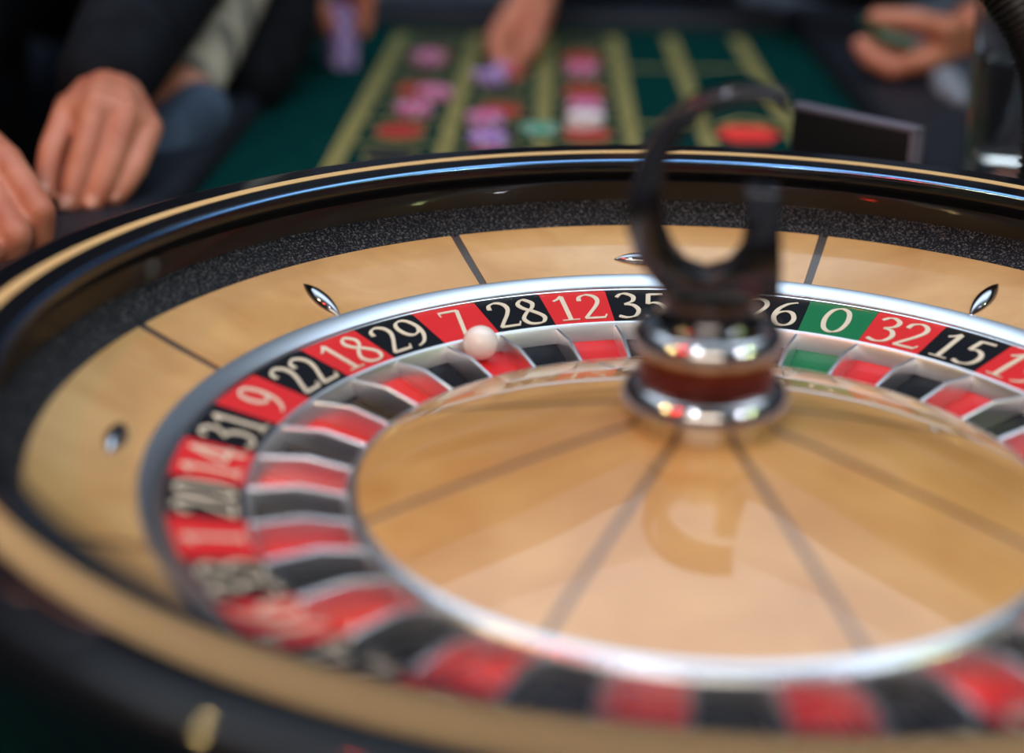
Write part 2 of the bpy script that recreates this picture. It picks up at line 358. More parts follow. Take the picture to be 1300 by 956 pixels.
# frets between the pockets: bent-topped plates
def fret_mesh():
    prof = [(0.1765, -0.0290), (0.1750, -0.0136), (0.1975, -0.0080), (0.2222, -0.0088), (0.2222, -0.0290)]
    bm = bmesh.new(); a = [bm.verts.new((x, -0.0013, z)) for x, z in prof]; b = [bm.verts.new((x, 0.0013, z)) for x, z in prof]
    n = len(prof); bm.faces.new(a); bm.faces.new(list(reversed(b)))
    for i in range(n): bm.faces.new((a[i], b[i], b[(i+1) % n], a[(i+1) % n]))
    bmesh.ops.recalc_face_normals(bm, faces=bm.faces)
    bmesh.ops.bevel(bm, geom=[e for e in bm.edges if abs(e.verts[0].co.y-e.verts[1].co.y) < 1e-6 and min(v.co.z for v in e.verts) > -0.02 and abs(e.verts[0].co.x-e.verts[1].co.x) > 0.01], offset=0.00115, segments=4, affect='EDGES', profile=0.5)
    me = bpy.data.meshes.new('fret'); bm.to_mesh(me); bm.free(); smooth_by_angle(me, 50); me.materials.append(MATS['brushed_chrome']); return me
fm = fret_mesh(); fm.materials[0] = MATS['fret_metal']
for k in range(37):
    o = link('fret', fm, None, rotor); o.location = (0, 0, -TABLE_Z); o.rotation_euler = (0, 0, PI/2-(k+0.5)*SP-PH)
rotor_part('pocket_wall', lathe('pocket_wall', [(0.2227, -0.0081), (0.2238, -0.0076), (0.2238, -0.012), (0.2238, -0.032), (0.2195, -0.032), (0.2196, -0.0185), (0.2219, -0.0092)], 222, True), 'pocket_metal')
rotor_part('rotor_rim', lathe('rotor_rim', [(0.2597, -0.006), (0.2597, 0.0009), (0.2603, 0.0012), (0.2606, 0.0006), (0.2606, -0.006)], 222, True), 'chrome')
rotor_part('rotor_bed', lathe('rotor_bed', [(0.02, -0.030), (0.2236, -0.030), (0.2595, -0.004), (0.2595, -0.012), (0.23, -0.036), (0.02, -0.036)], 148, True), 'tile_black')
rotor_part('cone_ring', lathe('cone_ring', [(0.1702, -0.0125), (0.1702, -0.0112), (0.1735, -0.0122), (0.1745, -0.0128), (0.1764, -0.0150), (0.1768, -0.0162), (0.1770, -0.030), (0.1702, -0.030)], 222, True), 'satin_ring')
C0 = math.radians(-65.3); CPROF = [(0.036, 0.0235), (0.06, 0.0185), (0.09, 0.0110), (0.12, 0.0032), (0.15, -0.0050), (0.1702, -0.0112)]
for k in range(8):
    a = C0+k*PI/4; vs = []; fs = []; n = 24; m = len(CPROF)
    prof = CPROF+[(0.1702, -0.028), (0.036, -0.028)]
    for i in range(n+1):
        for r, z in prof:
            g = 0.0020/r; aa = a+g+(PI/4-2*g)*i/n; vs.append((r*math.cos(aa), r*math.sin(aa), z))
    q = len(prof)
    for i in range(n):
        for j in range(q): fs.append((i*q+j, (i+1)*q+j, (i+1)*q+(j+1) % q, i*q+(j+1) % q))
    fs.append(tuple(range(q))); fs.append(tuple(n*q+j for j in range(q)))
    rotor_part('cone_panel', smooth_by_angle(mesh('cone_panel', vs, fs), 30), 'cone_maple')
    vs = []; fs = []
    for (r, z) in CPROF:
        for s in (-1, 1):
            g = s*0.0020/r
            for dz in (-0.00005, -0.004): vs.append((r*math.cos(a+g), r*math.sin(a+g), z+dz))
    for i in range(m-1):
        b = i*4; fs += [(b, b+4, b+6, b+2), (b, b+4, b+5, b+1), (b+2, b+6, b+7, b+3), (b+1, b+5, b+7, b+3)]
    fs += [(0, 2, 3, 1), (m*4-4, m*4-2, m*4-1, m*4-3)]
    rotor_part('cone_strip', mesh('cone_strip', vs, fs), 'cone_inlay')
# turret
turret = rotor_part('turret', lathe('turret', [(0.010, 0.018), (0.0375, 0.018), (0.0385, 0.026)]+arcp(0.0315, 0.0345, 0.0095, -25, 76, 11)+[(0.0325, 0.0440), (0.010, 0.0440)], 96, True), 'dark_chrome')
turret['label'] = 'polished metal turret with an open curved handle'
link('drum', lathe('drum', [(0.0335, 0.043), (0.0328, 0.046), (0.0325, 0.052), (0.0328, 0.059), (0.0338, 0.062), (0.01, 0.062), (0.01, 0.043)], 96, True), 'drum_reflection', turret)
link('upper_flange', lathe('upper_flange', [(0.010, 0.0605), (0.0335, 0.0605)]+arcp(0.0275, 0.0640, 0.0090, -22, 74, 11)+[(0.0290, 0.0731), (0.024, 0.0750), (0.010, 0.0755)], 96, True), 'dark_chrome', turret)
link('neck', lathe('neck', [(0.010, 0.074), (0.0262, 0.0740), (0.0228, 0.0785), (0.0225, 0.0850), (0.0240, 0.0880), (0.010, 0.0885)], 96, True), 'gun_metal', turret)
HP = [(992, 384), (993, 340), (992, 300), (990, 246), (946, 243), (946, 300), (940, 325), (925, 343), (896, 352), (870, 343), (852, 322), (842, 296), (838, 262), (842, 222), (855, 190), (878, 160), (906, 141), (940, 132), (976, 133), (1003, 143), (1004, 126), (978, 116), (940, 113), (902, 120), (866, 137), (834, 167), (811, 205), (797, 250), (794, 290), (807, 330), (832, 364), (858, 384)]
hp = [aty(x, y, -0.011) for x, y in HP]
handle = link('handle', prism_mesh('handle', [(p.x, p.y, p.z) for p in hp], (0, 0.022, 0), 0.0013), 'gun_metal', turret)

# ball
bm = bmesh.new(); bmesh.ops.create_uvsphere(bm, u_segments=40, v_segments=24, radius=0.0107); me = bpy.data.meshes.new('roulette_ball'); bm.to_mesh(me); bm.free(); me.shade_smooth()
ball = link('roulette_ball', me, 'ball_ivory'); bp_ = at(610, 435.5, 1.0)
a7 = PI/2-31*SP-PH
ball.location = atz(610, 435.5, -0.0085)
tag(ball, 'small ivory white ball resting in the pocket of red number seven', 'ball')

# ------------------------------------------------------------------ table
ROT = math.radians(6.1)
table = empty('roulette_table', (0, 0, TABLE_Z), ROT); tag(table, 'green felt roulette table with yellow betting layout and dark padded rail', 'table')
def tab(v):                                            # world -> table frame
    return Vector((v.x*math.cos(ROT)+v.y*math.sin(ROT), -v.x*math.sin(ROT)+v.y*math.cos(ROT)))
XL = tab(atz(294, 192, TABLE_Z)).x; XR = tab(atz(1062, 110, TABLE_Z)).x; XW = 0.47; YB = 0.42; YF = tab(atz(650, 36, TABLE_Z)).y; YN = -0.62
print('table', XL, XR, YF)
o = link('felt_top', box_mesh('felt_top', XR-XL, YF-YN, 0.04), 'felt', table); o.location = ((XL+XR)/2, (YF+YN)/2, -0.02)
def rail(sx, sy, x, y):
    me = box_mesh('rail', sx, sy, 0.075, 0.018, 4); o = link('rail', me, 'rail_leather', table); o.location = (x, y, -0.0125)
rail(0.13, YF-YN+0.26, XL-0.065, (YF+YN)/2); rail(0.13, YF-YB+0.13, XR+0.065, (YF+YB+0.13)/2); rail(0.13, YB-YN+0.13, XW+0.065, (YB+YN-0.13)/2); rail(XW-XR+0.0, 0.10, (XW+XR)/2+0.13, YB+0.05); rail(XR-XL, 0.13, (XL+XR)/2, YF+0.065); rail(XW-XL, 0.13, (XL+XW)/2, YN-0.065)
o = link('wheel_bay', box_mesh('wheel_bay', XW-XR, YB-YN, 0.04), 'felt', table); o.location = ((XW+XR)/2, (YB+YN)/2, -0.02)
o = link('apron', box_mesh('apron', XW-XL+0.1, YF-YN+0.1, 0.16, 0.006), 'table_wood', table); o.location = ((XL+XW)/2, (YF+YN)/2, -0.13)
for sx in (XL+0.06, XR-0.06):
    for sy in (YN+0.1, YF-0.1):
        o = link('leg', box_mesh('leg', 0.09, 0.09, TABLE_Z-FLOOR_Z-0.2, 0.01), 'table_wood', table); o.location = (sx, sy, -(TABLE_Z-FLOOR_Z)+(TABLE_Z-FLOOR_Z-0.2)/2)
def flat(name, mat, pts, h=0.0012):
    me = prism_mesh(name, [(x, y, 0.0) for x, y in pts], (0, 0, h)); o = link(name, me, mat, table); o.location = (0, 0, 0); return o
def strip(x0, y0, x1, y1, w, name='layout_line', mat='layout_yellow'):
    d = Vector((x1-x0, y1-y0)).normalized(); n = Vector((-d.y, d.x))*w/2
    return flat(name, mat, [(x0+n.x, y0+n.y), (x0-n.x, y0-n.y), (x1-n.x, y1-n.y), (x1+n.x, y1+n.y)])
def oval(cx, cy, rx, ry, name, mat, h=0.0016):
    return flat(name, mat, [(cx+rx*math.cos(2*PI*i/20), cy+ry*math.sin(2*PI*i/20)) for i in range(20)], h)
LX = [(tab(atz(a_, b_, TABLE_Z)).x+tab(atz(c_, d_, TABLE_Z)).x)/2 for a_, b_, c_, d_ in ((434, 195, 510, 42), (566, 185, 604, 50), (690, 186, 692, 60), (803, 188, 780, 50), (893, 180, 868, 85), (1003, 188, 962, 75))]
print('layout lines', LX)
Y0 = tab(atz(700, 215, TABLE_Z)).y-0.12; Y1 = YF-0.06
for x in LX: strip(x, Y0, x, Y1, 0.018)
CELL = 0.105; rows = int((Y1-Y0)/CELL)
for i in range(rows+1):
    y = Y0+i*CELL; strip(LX[0], y, LX[3], y, 0.006)
for i in (0, 3, 6, 9):
    y = Y0+i*CELL
    if y < Y1: strip(LX[3], y, LX[5], y, 0.008)
for c in range(3):
    for i in range(rows):
        cx = (LX[c]+LX[c+1])/2; cy = Y0+(i+0.5)*CELL
        oval(cx, cy, 0.028, 0.034, 'number_ring', 'layout_yellow', 0.0014)
        oval(cx, cy, 0.025, 0.031, 'number_oval', 'layout_red' if (c+i) % 2 == 0 else 'layout_black', 0.0018)
dpos = tab(atz(950, 172, TABLE_Z)); hx, hy = 0.046, 0.058
flat('diamond', 'layout_bright_red', [(dpos.x-hx*.72, dpos.y), (dpos.x-hx*.4, dpos.y-hy*.55), (dpos.x+hx*.4, dpos.y-hy*.55), (dpos.x+hx*.72, dpos.y), (dpos.x+hx*.4, dpos.y+hy*.55), (dpos.x-hx*.4, dpos.y+hy*.55)], 0.002)
strip(LX[4], dpos.y+0.02, (LX[4]+LX[5])/2, dpos.y+0.085, 0.010); strip(LX[5], dpos.y+0.02, (LX[4]+LX[5])/2, dpos.y+0.085, 0.010)

# ------------------------------------------------------------------ chips
def chip_mesh(mat):
    me = lathe('chip', [(0.0001, 0.0), (0.0192, 0.0), (0.0198, 0.0006), (0.0198, 0.0028), (0.0192, 0.0034), (0.0125, 0.0034), (0.0123, 0.0032), (0.0001, 0.0032)], 48)
    me.materials.append(MATS[mat]); me.materials.append(MATS['chip_inlay'])
    for p in me.polygons:
        a = math.atan2(p.center.y, p.center.x) % (PI/3); r = math.hypot(p.center.x, p.center.y)
        if (a < 0.30 and r > 0.0125): p.material_index = 1
    return me
CM = {c: chip_mesh('chip_'+c) for c in ('pink', 'violet', 'green', 'white')}
def chips(px, py, specs, label, group, spread=0.0):
    p = atz(px, py, TABLE_Z); z = TABLE_Z+0.002
    for i, c in enumerate(specs):
        o = link('casino_chip', CM[c]); o.location = (p.x+random.uniform(-1, 1)*0.0012, p.y+random.uniform(-1, 1)*0.0012, z); o.rotation_euler = (0, 0, random.uniform(0, 6)); z += 0.0035
        n_ = len(specs); w_ = ['bottom', 'second', 'third', 'fourth'][i] if n_ <= 4 and i < n_-1 else ('top' if i == n_-1 else ('bottom' if i == 0 else ''))
        tag(o, (w_+' '+label.replace('chip ', c+' chip ', 1) if not label.startswith(c) else w_+' '+label).strip(), 'chip', group)
    return p, z
chips(545, 80, ['pink']*3, 'pink chip in the small far stack of the left betting column', 'far left pink stack')
chips(552, 126, ['pink']*3, 'pink chip in the rear of the two touching left stacks', 'rear touching pink stack')
chips(526, 147, ['pink']*3, 'pink chip in the front of the two touching left stacks', 'front touching pink stack')
chips(622, 105, ['violet']*3, 'violet chip lying just below the reaching hand in the middle column', 'violet chips under the hand')
chips(616, 164, ['pink', 'violet', 'violet', 'pink'], 'chip in the pink and violet stack at the near end', 'pink and violet stack')
chips(620, 187, ['violet']*3, 'violet chip in the stack closest to the wheel rim', 'near violet stack')
chips(684, 172, ['green']*2, 'green chip lying on the layout line near the wheel rim', 'green pair on the line')
chips(738, 96, ['pink']*3, 'pink chip in the far stack of the right betting column', 'far right pink stack')
chips(744, 148, ['pink']*4, 'pink chip in the stack behind the white chips', 'pink stack behind the white one')
chips(742, 163, ['white']*4, 'white chip in the only white stack on the layout', 'white stack')
ps, zs = chips(434, 86, ['violet']*21, 'violet chip in the tall stack held at the left table end', 'tall violet stack')

# ------------------------------------------------------------------ dark panel box, glass, hose
p0 = atz(1004, 131, 0.055); p1 = atz(1163, 164, 0.055)
d = (p1-p0); L = d.length; ang = math.atan2(d.y, d.x); mid = (p0+p1)/2
disp = empty('display_box', (mid.x, mid.y, TABLE_Z), ang); tag(disp, 'low black display box with a grey edge standing behind the wheel rim', 'box')
hgt = 0.055-TABLE_Z
def bx(name, mat, sx, sy, sz, x, y, z, bev=0.001):
    o = link(name, box_mesh(name, sx, sy, sz, bev), mat, disp); o.location = (x, y, z); return o
bx('body', 'black_plastic', L-0.005, 0.012, hgt-0.003, 0, 0.006, hgt/2-0.0015)
bx('edge', 'plastic_edge', L, 0.014, 0.004, 0, 0.006, hgt-0.002, 0.001); bx('edge', 'plastic_edge', 0.005, 0.014, hgt-0.004, L/2-0.0025, 0.006, hgt/2-0.002, 0.001)

gp = atz(1270, 224, -0.02); print('glass', tab(gp), XR)
glass = empty('drinking_glass', gp); tag(glass, 'tall clear drinking glass of water behind the right wheel rim', 'glass')
link('tumbler', lathe('tumbler', [(0.0001, 0.0), (0.031, 0.0), (0.0325, 0.002), (0.0345, 0.06), (0.0375, 0.175), (0.0372, 0.1765), (0.0362, 0.175), (0.0330, 0.06), (0.0305, 0.018), (0.027, 0.0135), (0.0001, 0.012)], 72, True, deg=18), 'glass', glass)
link('water', lathe('water', [(0.0001, 0.0123), (0.0268, 0.0138), (0.0303, 0.0183), (0.0328, 0.06), (0.0339, 0.104), (0.0001, 0.104)], 72, True, deg=18), 'water', glass)

path = catmull([at(1322, 330, 1.14), at(1325, 235, 1.135), at(1331, 170, 1.13), at(1329, 110, 1.13), at(1315, 58, 1.13), at(1288, 4, 1.13), at(1250, -55, 1.14), at(1205, -110, 1.15), at(1155, -160, 1.17)], 48)
path[0].z = max(path[0].z, TABLE_Z+0.004)
rad = [0.0190 if (i//3) % 2 == 0 else 0.0165 for i in range(len(path))]
hb = path[0].copy(); hb.z = TABLE_Z
hose = empty('flexible_hose', hb); tag(hose, 'black ribbed flexible hose rising at the right edge of the picture', 'hose')
low = [hb+Vector((0, 0, 0.012))]
link('ribbed_tube', tube_mesh('ribbed_tube', [p-hb for p in path], rad, 20), 'black_rubber', hose)
link('base', lathe('base', [(0.0001, 0.0), (0.030, 0.0), (0.031, 0.003), (0.030, 0.010), (0.024, 0.014), (0.024, max(0.02, path[0].z-hb.z+0.004)), (0.0001, max(0.02, path[0].z-hb.z+0.004))], 40), 'black_plastic', hose)

# ------------------------------------------------------------------ people
def round_cone(bm, p0, r0, p1, r1, n=14):
    p0 = Vector(p0); p1 = Vector(p1); ax = p1-p0; L = ax.length
    if L < 1e-6: ax = Vector((0, 0, 1)); L = 1e-6
    t = ax.normalized(); u = t.orthogonal().normalized(); v = t.cross(u); rings = []
    for k in range(1, 5):
        f = math.radians(-90+k*22.5); rings.append((p0+t*(r0*math.sin(f)), r0*math.cos(f)))
    for k in range(0, 4):
        f = math.radians(k*22.5); rings.append((p1+t*(r1*math.sin(f)), r1*math.cos(f)))
    vs = [[bm.verts.new(c+u*(r*math.cos(2*PI*i/n))+v*(r*math.sin(2*PI*i/n))) for i in range(n)] for c, r in rings]
    a = bm.verts.new(p0-t*r0); b = bm.verts.new(p1+t*r1)
    for i in range(n):
        j = (i+1) % n; bm.faces.new((a, vs[0][j], vs[0][i])); bm.faces.new((b, vs[-1][i], vs[-1][j]))
        for q in range(len(vs)-1): bm.faces.new((vs[q][i], vs[q][j], vs[q+1][j], vs[q+1][i]))
def ellipsoid(bm, c, rx, ry, rz, rot=0.0, n=18):
    r = bmesh.ops.create_uvsphere(bm, u_segments=n, v_segments=n//2+2, radius=1.0)
    M = Matrix.Translation(c) @ Matrix.Rotation(rot, 4, 'Z') @ Matrix.Diagonal((rx, ry, rz, 1))
    bmesh.ops.transform(bm, matrix=M, verts=r['verts'])
def organic(bm, voxel, smooth=4, factor=0.5):
    me = bpy.data.meshes.new('tmp'); bmesh.ops.recalc_face_normals(bm, faces=bm.faces); bm.to_mesh(me); bm.free()
    o = bpy.data.objects.new('tmp', me); COL.objects.link(o)
    m = o.modifiers.new('r', 'REMESH'); m.mode = 'VOXEL'; m.voxel_size = voxel; m.use_smooth_shade = True
    s = o.modifiers.new('s', 'SMOOTH'); s.iterations = smooth; s.factor = factor
    dg = bpy.context.evaluated_depsgraph_get(); res = bpy.data.meshes.new_from_object(o.evaluated_get(dg))
    bpy.data.objects.remove(o); bpy.data.meshes.remove(me); res.shade_smooth(); return res
def chain(bm, pts):
    for a, b in zip(pts[:-1], pts[1:]): round_cone(bm, a[0], a[1], b[0], b[1])
def hand_bm(fingers, thumb, wrist, forearm=None, scale=1.0):
    """fingers: four chains of (point, radius) from knuckle to tip; thumb: a chain from its root; wrist (point, radius)"""
    bm = bmesh.new()
    for f in fingers:
        chain(bm, f); round_cone(bm, wrist[0], wrist[1]*0.72, f[0][0], f[0][1]*1.04)
    for f, g_ in zip(fingers[:-1], fingers[1:]):                 # web between neighbouring knuckles
        m0 = (f[0][0]+g_[0][0])/2; round_cone(bm, wrist[0], wrist[1]*0.7, m0, f[0][1]*0.92); round_cone(bm, f[0][0], f[0][1]*0.9, g_[0][0], g_[0][1]*0.9)
    chain(bm, [(wrist[0].lerp(thumb[0][0], 0.35), thumb[0][1]*1.1)]+thumb)
    round_cone(bm, thumb[0][0], thumb[0][1], fingers[0][0][0].lerp(wrist[0], 0.35), thumb[0][1]*0.9)
    if forearm: chain(bm, [wrist]+forearm)
    return bm
def relaxed_hand(wrist, d_, back, side_, up_arm, curl=0.5):
    """a loosely curled hand at the end of an arm; side_ points from the little finger to the thumb"""
    d_ = d_.normalized(); back = (back-d_*back.dot(d_)).normalized(); s_ = d_.cross(back)*side_; fs_ = []
    for k, (o_, L_, r_) in enumerate(((0.030, 0.086, .0112), (0.010, 0.094, .0116), (-0.011, 0.087, .0110), (-0.030, 0.070, .0098))):
        p = wrist+d_*(0.088-0.006*abs(k-1))+s_*o_; ch = [(p, r_*1.12)]; a_ = 0.25*curl
        for f_, q in ((0.46, 1.0), (0.30, 0.9), (0.24, 0.8)):
            a_ += 0.75*curl; p = p+(d_*math.cos(a_)-back*math.sin(a_))*(L_*f_); ch.append((p, r_*q))
        fs_.append(ch)
    th = [(wrist+d_*0.030+s_*0.030-back*0.006, .0150), (wrist+d_*0.062+s_*0.050-back*0.018, .0125), (wrist+d_*0.088+s_*0.052-back*0.032, .0108), (wrist+d_*0.106+s_*0.046-back*0.042, .0094)]
    return hand_bm(fs_, th, (wrist, .029), up_arm)
def nail(tip, prev, rad, view, parent):
    t_ = (tip-prev).normalized(); n = (view-t_*view.dot(t_)).normalized(); s = t_.cross(n)
    bm = bmesh.new(); bmesh.ops.create_uvsphere(bm, u_segments=12, v_segments=8, radius=1.0); me = bpy.data.meshes.new('nail'); bm.to_mesh(me); bm.free(); me.shade_smooth()
    o = link('nail', me, 'nail', parent); c = tip+n*rad*0.82-t_*rad*0.1; a, b, d_ = t_*rad*0.85, s*rad*0.62, n*rad*0.22
    o.matrix_local = Matrix(((a.x, b.x, d_.x, c.x), (a.y, b.y, d_.y, c.y), (a.z, b.z, d_.z, c.z), (0, 0, 0, 1)))
def join(meshes, name):
    bm = bmesh.new()
    for m in meshes: bm.from_mesh(m)
    me = bpy.data.meshes.new(name); bm.to_mesh(me); bm.free(); me.shade_smooth(); return me
def body_core(sl, sr, hip, face):
    """neck, head, torso and hips under the clothes"""
    bm = bmesh.new(); mid_ = (sl+sr)/2; n = mid_+Vector((0, 0, 0.06)); hd = n+Vector((0, 0, 0.19))+face*0.03; side = (sl-sr).normalized(); rz = math.atan2(side.y, side.x)
    round_cone(bm, mid_, 0.06, n+Vector((0, 0, 0.08)), 0.052)
    ellipsoid(bm, hd, 0.075, 0.095, 0.115, rz); ellipsoid(bm, hd+face*0.025+Vector((0, 0, -0.055)), 0.055, 0.065, 0.06, rz)
    round_cone(bm, hd+face*0.09+Vector((0, 0, 0.012)), 0.009, hd+face*0.112+Vector((0, 0, -0.022)), 0.014, 8)
    for s in (-1, 1): ellipsoid(bm, hd+side*0.078*s+Vector((0, 0, -0.01)), 0.012, 0.022, 0.032, rz, 10)
    ellipsoid(bm, hd+face*0.092+Vector((0, 0, -0.055)), 0.024, 0.012, 0.010, rz, 10)
    round_cone(bm, sl*0.85+mid_*0.15, 0.055, sr*0.85+mid_*0.15, 0.055); ellipsoid(bm, mid_.lerp(hip, 0.35), 0.15, 0.10, 0.20, rz); ellipsoid(bm, hip, 0.14, 0.095, 0.14, rz)
    return organic(bm, 0.007, 5), hd, rz, side
def person(label, sl, sr, hip, face, arms, cloth, trousers, hands_fn, legs=True):
    root = empty('person', (hip.x, hip.y, FLOOR_Z)); tag(root, label, 'person'); off = -Vector((hip.x, hip.y, FLOOR_Z))
    holder = empty('rig', (0, 0, 0)); bpy.data.objects.remove(holder)
    core, hd, rz, side = body_core(sl, sr, hip, face)
    parts = [core]+[organic(b, 0.0022, 5) for b in hands_fn]
    def place(name, me, mat, parent=root):
        o = link(name, me, mat, parent); o.location = off if parent is root else (0, 0, 0); return o
    body = place('body', join(parts, 'body'), 'skin')
    bm = bmesh.new(); ellipsoid(bm, hd+Vector((0, 0, 0.035))-face*0.02, 0.084, 0.098, 0.098, rz, 20); place('hair', organic(bm, 0.008, 3), 'hair')
    for s in (-1, 1):
        bm = bmesh.new(); ellipsoid(bm, hd+face*0.083+side*0.032*s+Vector((0, 0, 0.01)), 0.013, 0.010, 0.010, rz, 12); me = bpy.data.meshes.new('eye'); bm.to_mesh(me); bm.free(); place('eye', me, 'eye')
    bm = bmesh.new(); mid_ = (sl+sr)/2
    round_cone(bm, sl, 0.078, sr, 0.078); ellipsoid(bm, mid_.lerp(hip, 0.30), 0.185, 0.135, 0.24, rz); ellipsoid(bm, mid_.lerp(hip, 0.7), 0.170, 0.125, 0.24, rz); ellipsoid(bm, hip, 0.172, 0.125, 0.15, rz)
    for a in arms: chain(bm, a)
    place('jacket', organic(bm, 0.008, 4), cloth)
    if legs:
        bm = bmesh.new(); ellipsoid(bm, hip+Vector((0, 0, -0.06)), 0.165, 0.12, 0.16, rz)
        for s in (-1, 1):
            h0 = hip+side*0.085*s+Vector((0, 0, -0.1)); chain(bm, [(h0, 0.095), (Vector((h0.x, h0.y, FLOOR_Z+0.48))+face*0.03, 0.066), (Vector((h0.x, h0.y, FLOOR_Z+0.07)), 0.055)])
        place('trousers', organic(bm, 0.012, 3), trousers)
        for s in (-1, 1):
            h0 = hip+side*0.085*s; bm = bmesh.new(); b0 = Vector((h0.x, h0.y, FLOOR_Z+0.042)); chain(bm, [(b0-face*0.05, 0.042), (b0+face*0.06, 0.041), (b0+face*0.15+Vector((0, 0, -0.008)), 0.034)]); place('shoe', organic(bm, 0.008, 3), 'suit_black')
    return root, body, off, place
def F(*a): return [(at(x, y, d_), r) for x, y, d_, r in a]

# person in the dark suit, standing at the left of the wheel
handL = dict(fingers=[F((86, 146, 1.315, .0128), (66, 190, 1.292, .0108), (59, 222, 1.282, .0096), (57, 246, 1.276, .0086)),
                      F((122, 135, 1.305, .0134), (107, 197, 1.285, .0120), (94, 236, 1.277, .0104), (86, 261, 1.272, .0092)),
                      F((160, 146, 1.312, .0128), (140, 209, 1.290, .0115), (127, 242, 1.282, .0100), (117, 260, 1.278, .0088)),
                      F((189, 164, 1.325, .0116), (171, 214, 1.302, .0104), (156, 239, 1.294, .0090), (145, 251, 1.290, .0080))],
             thumb=F((92, 138, 1.385, .0155), (80, 185, 1.372, .0125), (80, 220, 1.350, .0110), (88, 244, 1.330, .0095)),
             wrist=(at(140, 104, 1.390), .030), forearm=F((165, 55, 1.46, .033), (215, -30, 1.58, .04))+[(at(240, -75, 1.64), .042), (Vector((-0.73, 1.02, 0.52)), .05)])
handR = dict(fingers=[F((8, 206, 1.205, .0130), (50, 270, 1.165, .0122), (50, 305, 1.175, .0108), (32, 322, 1.190, .0095)),
                      F((-26, 226, 1.190, .0134), (19, 300, 1.145, .0126), (12, 336, 1.160, .0110), (-8, 345, 1.180, .0098)),
                      F((-58, 246, 1.180, .0128), (-16, 320, 1.135, .0120), (-24, 352, 1.150, .0105), (-44, 356, 1.170, .0092)),
                      F((-86, 266, 1.180, .0118), (-50, 330, 1.140, .0105), (-58, 356, 1.152, .0092), (-74, 358, 1.168, .0084))],
             thumb=F((-20, 196, 1.255, .0155), (8, 250, 1.235, .0128), (20, 290, 1.215, .0112), (22, 315, 1.20, .0096)),
             wrist=(at(-62, 160, 1.270), .031), forearm=F((-100, 95, 1.34, .034), (-150, 10, 1.42, .042))+[(at(-190, -10, 1.46), .042), (Vector((-0.88, 0.66, 0.52)), .05)])
eL = at(240, -75, 1.64); eR = at(-190, -10, 1.46)
sL = Vector((-0.73, 1.02, 0.52)); sR = Vector((-0.88, 0.66, 0.52)); hipA = Vector((-0.90, 0.90, -0.02)); fA = Vector((0.92, -0.38, 0)).normalized()
armsA = [[(at(134, 101, 1.39), .043), (at(182, 15, 1.52), .056), (eL, .064), (sL, .078)], [(at(-88, 112, 1.315), .045), (eR, .062), (sR, .078)]]
rootA, bodyA, offA, placeA = person('person in a dark suit with both hands resting beside the wheel', sL, sR, hipA, fA, armsA, 'suit_navy', 'suit_black', [hand_bm(**handL), hand_bm(**handR)])
for f in handL['fingers']: nail(f[-1][0], f[-2][0], f[-1][1], Vector((0.1, -0.9, 0.3)), bodyA)
nail(handR['fingers'][0][-1][0], handR['fingers'][0][-2][0], handR['fingers'][0][-1][1], Vector((0.5, -0.7, 0.0)), bodyA)

# person behind, with a streaked pale sleeve and jeans, hand on the tall violet stack
top = Vector((ps.x, ps.y, zs)); wB = at(352, -8, 2.06)
def around(c, ang_, rr, dz): return c+Vector((math.cos(ang_)*rr, math.sin(ang_)*rr, dz))
handB = dict(fingers=[[(around(top, a_, 0.024, 0.030), .0120), (around(top, a_, 0.034, 0.012), .0108), (around(top, a_, 0.031, -0.012), .0096), (around(top, a_, 0.029, -0.028), .0086)] for a_ in (math.radians(95), math.radians(60), math.radians(25), math.radians(-8))],
             thumb=[(around(top, math.radians(200), 0.035, 0.030), .0145), (around(top, math.radians(235), 0.036, 0.010), .012), (around(top, math.radians(250), 0.031, -0.012), .0105), (around(top, math.radians(252), 0.029, -0.024), .0092)],
             wrist=(top+Vector((-0.075, 0.02, 0.055)), .029), forearm=[(top+Vector((-0.15, 0.02, 0.075)), .034), (Vector((-0.72, 1.78, 0.24)), .040), (Vector((-0.75, 1.62, 0.50)), .05)])
sLB = Vector((-0.75, 1.62, 0.50)); sRB = Vector((-0.86, 1.24, 0.48)); hipB = Vector((-1.02, 1.40, 0.0)); fB = Vector((0.95, -0.25, 0)).normalized()
eB = Vector((-0.72, 1.78, 0.24))
armsB = [[(top+Vector((-0.14, 0.03, 0.075)), .044), (eB, .056), (sLB, .072)]]
rootB, bodyB, offB, placeB = person('person in black with a pale streaked sleeve, standing behind the dark suit', sLB, sRB, hipB, fB, armsB, 'suit_black', 'denim', [hand_bm(**handB), relaxed_hand(at(216, 148, 1.56), at(186, 200, 1.50)-at(216, 148, 1.56), Vector((0.2, -0.3, 0.9)), -1, [(at(246, 105, 1.59), .028), (at(282, 10, 1.68), .034), (at(330, -120, 1.80), .040), (sRB, .05)])])
bm = bmesh.new(); chain(bm, [(sRB, .070), (at(330, -120, 1.80), .052), (at(312, -60, 1.74), .044), (at(282, 10, 1.68), .040), (at(262, 62, 1.63), .036), (at(246, 105, 1.59), .030), (at(214, 150, 1.56), .016)]); placeB('sleeve', organic(bm, 0.006, 3), 'streaked_knit')
bm = bmesh.new(); chain(bm, [(at(255, 142, 1.545), .031), (at(226, 172, 1.50), .034), (at(176, 228, 1.47), .030), (at(120, 285, 1.44), .032)])
db = at(176, 228, 1.47); db.z = TABLE_Z; dj = empty('denim_jacket', db); tag(dj, 'rolled blue denim jacket lying on the left padded rail beside the hand', 'jacket')
link('cloth', organic(bm, 0.007, 3), 'denim', dj).location = -db
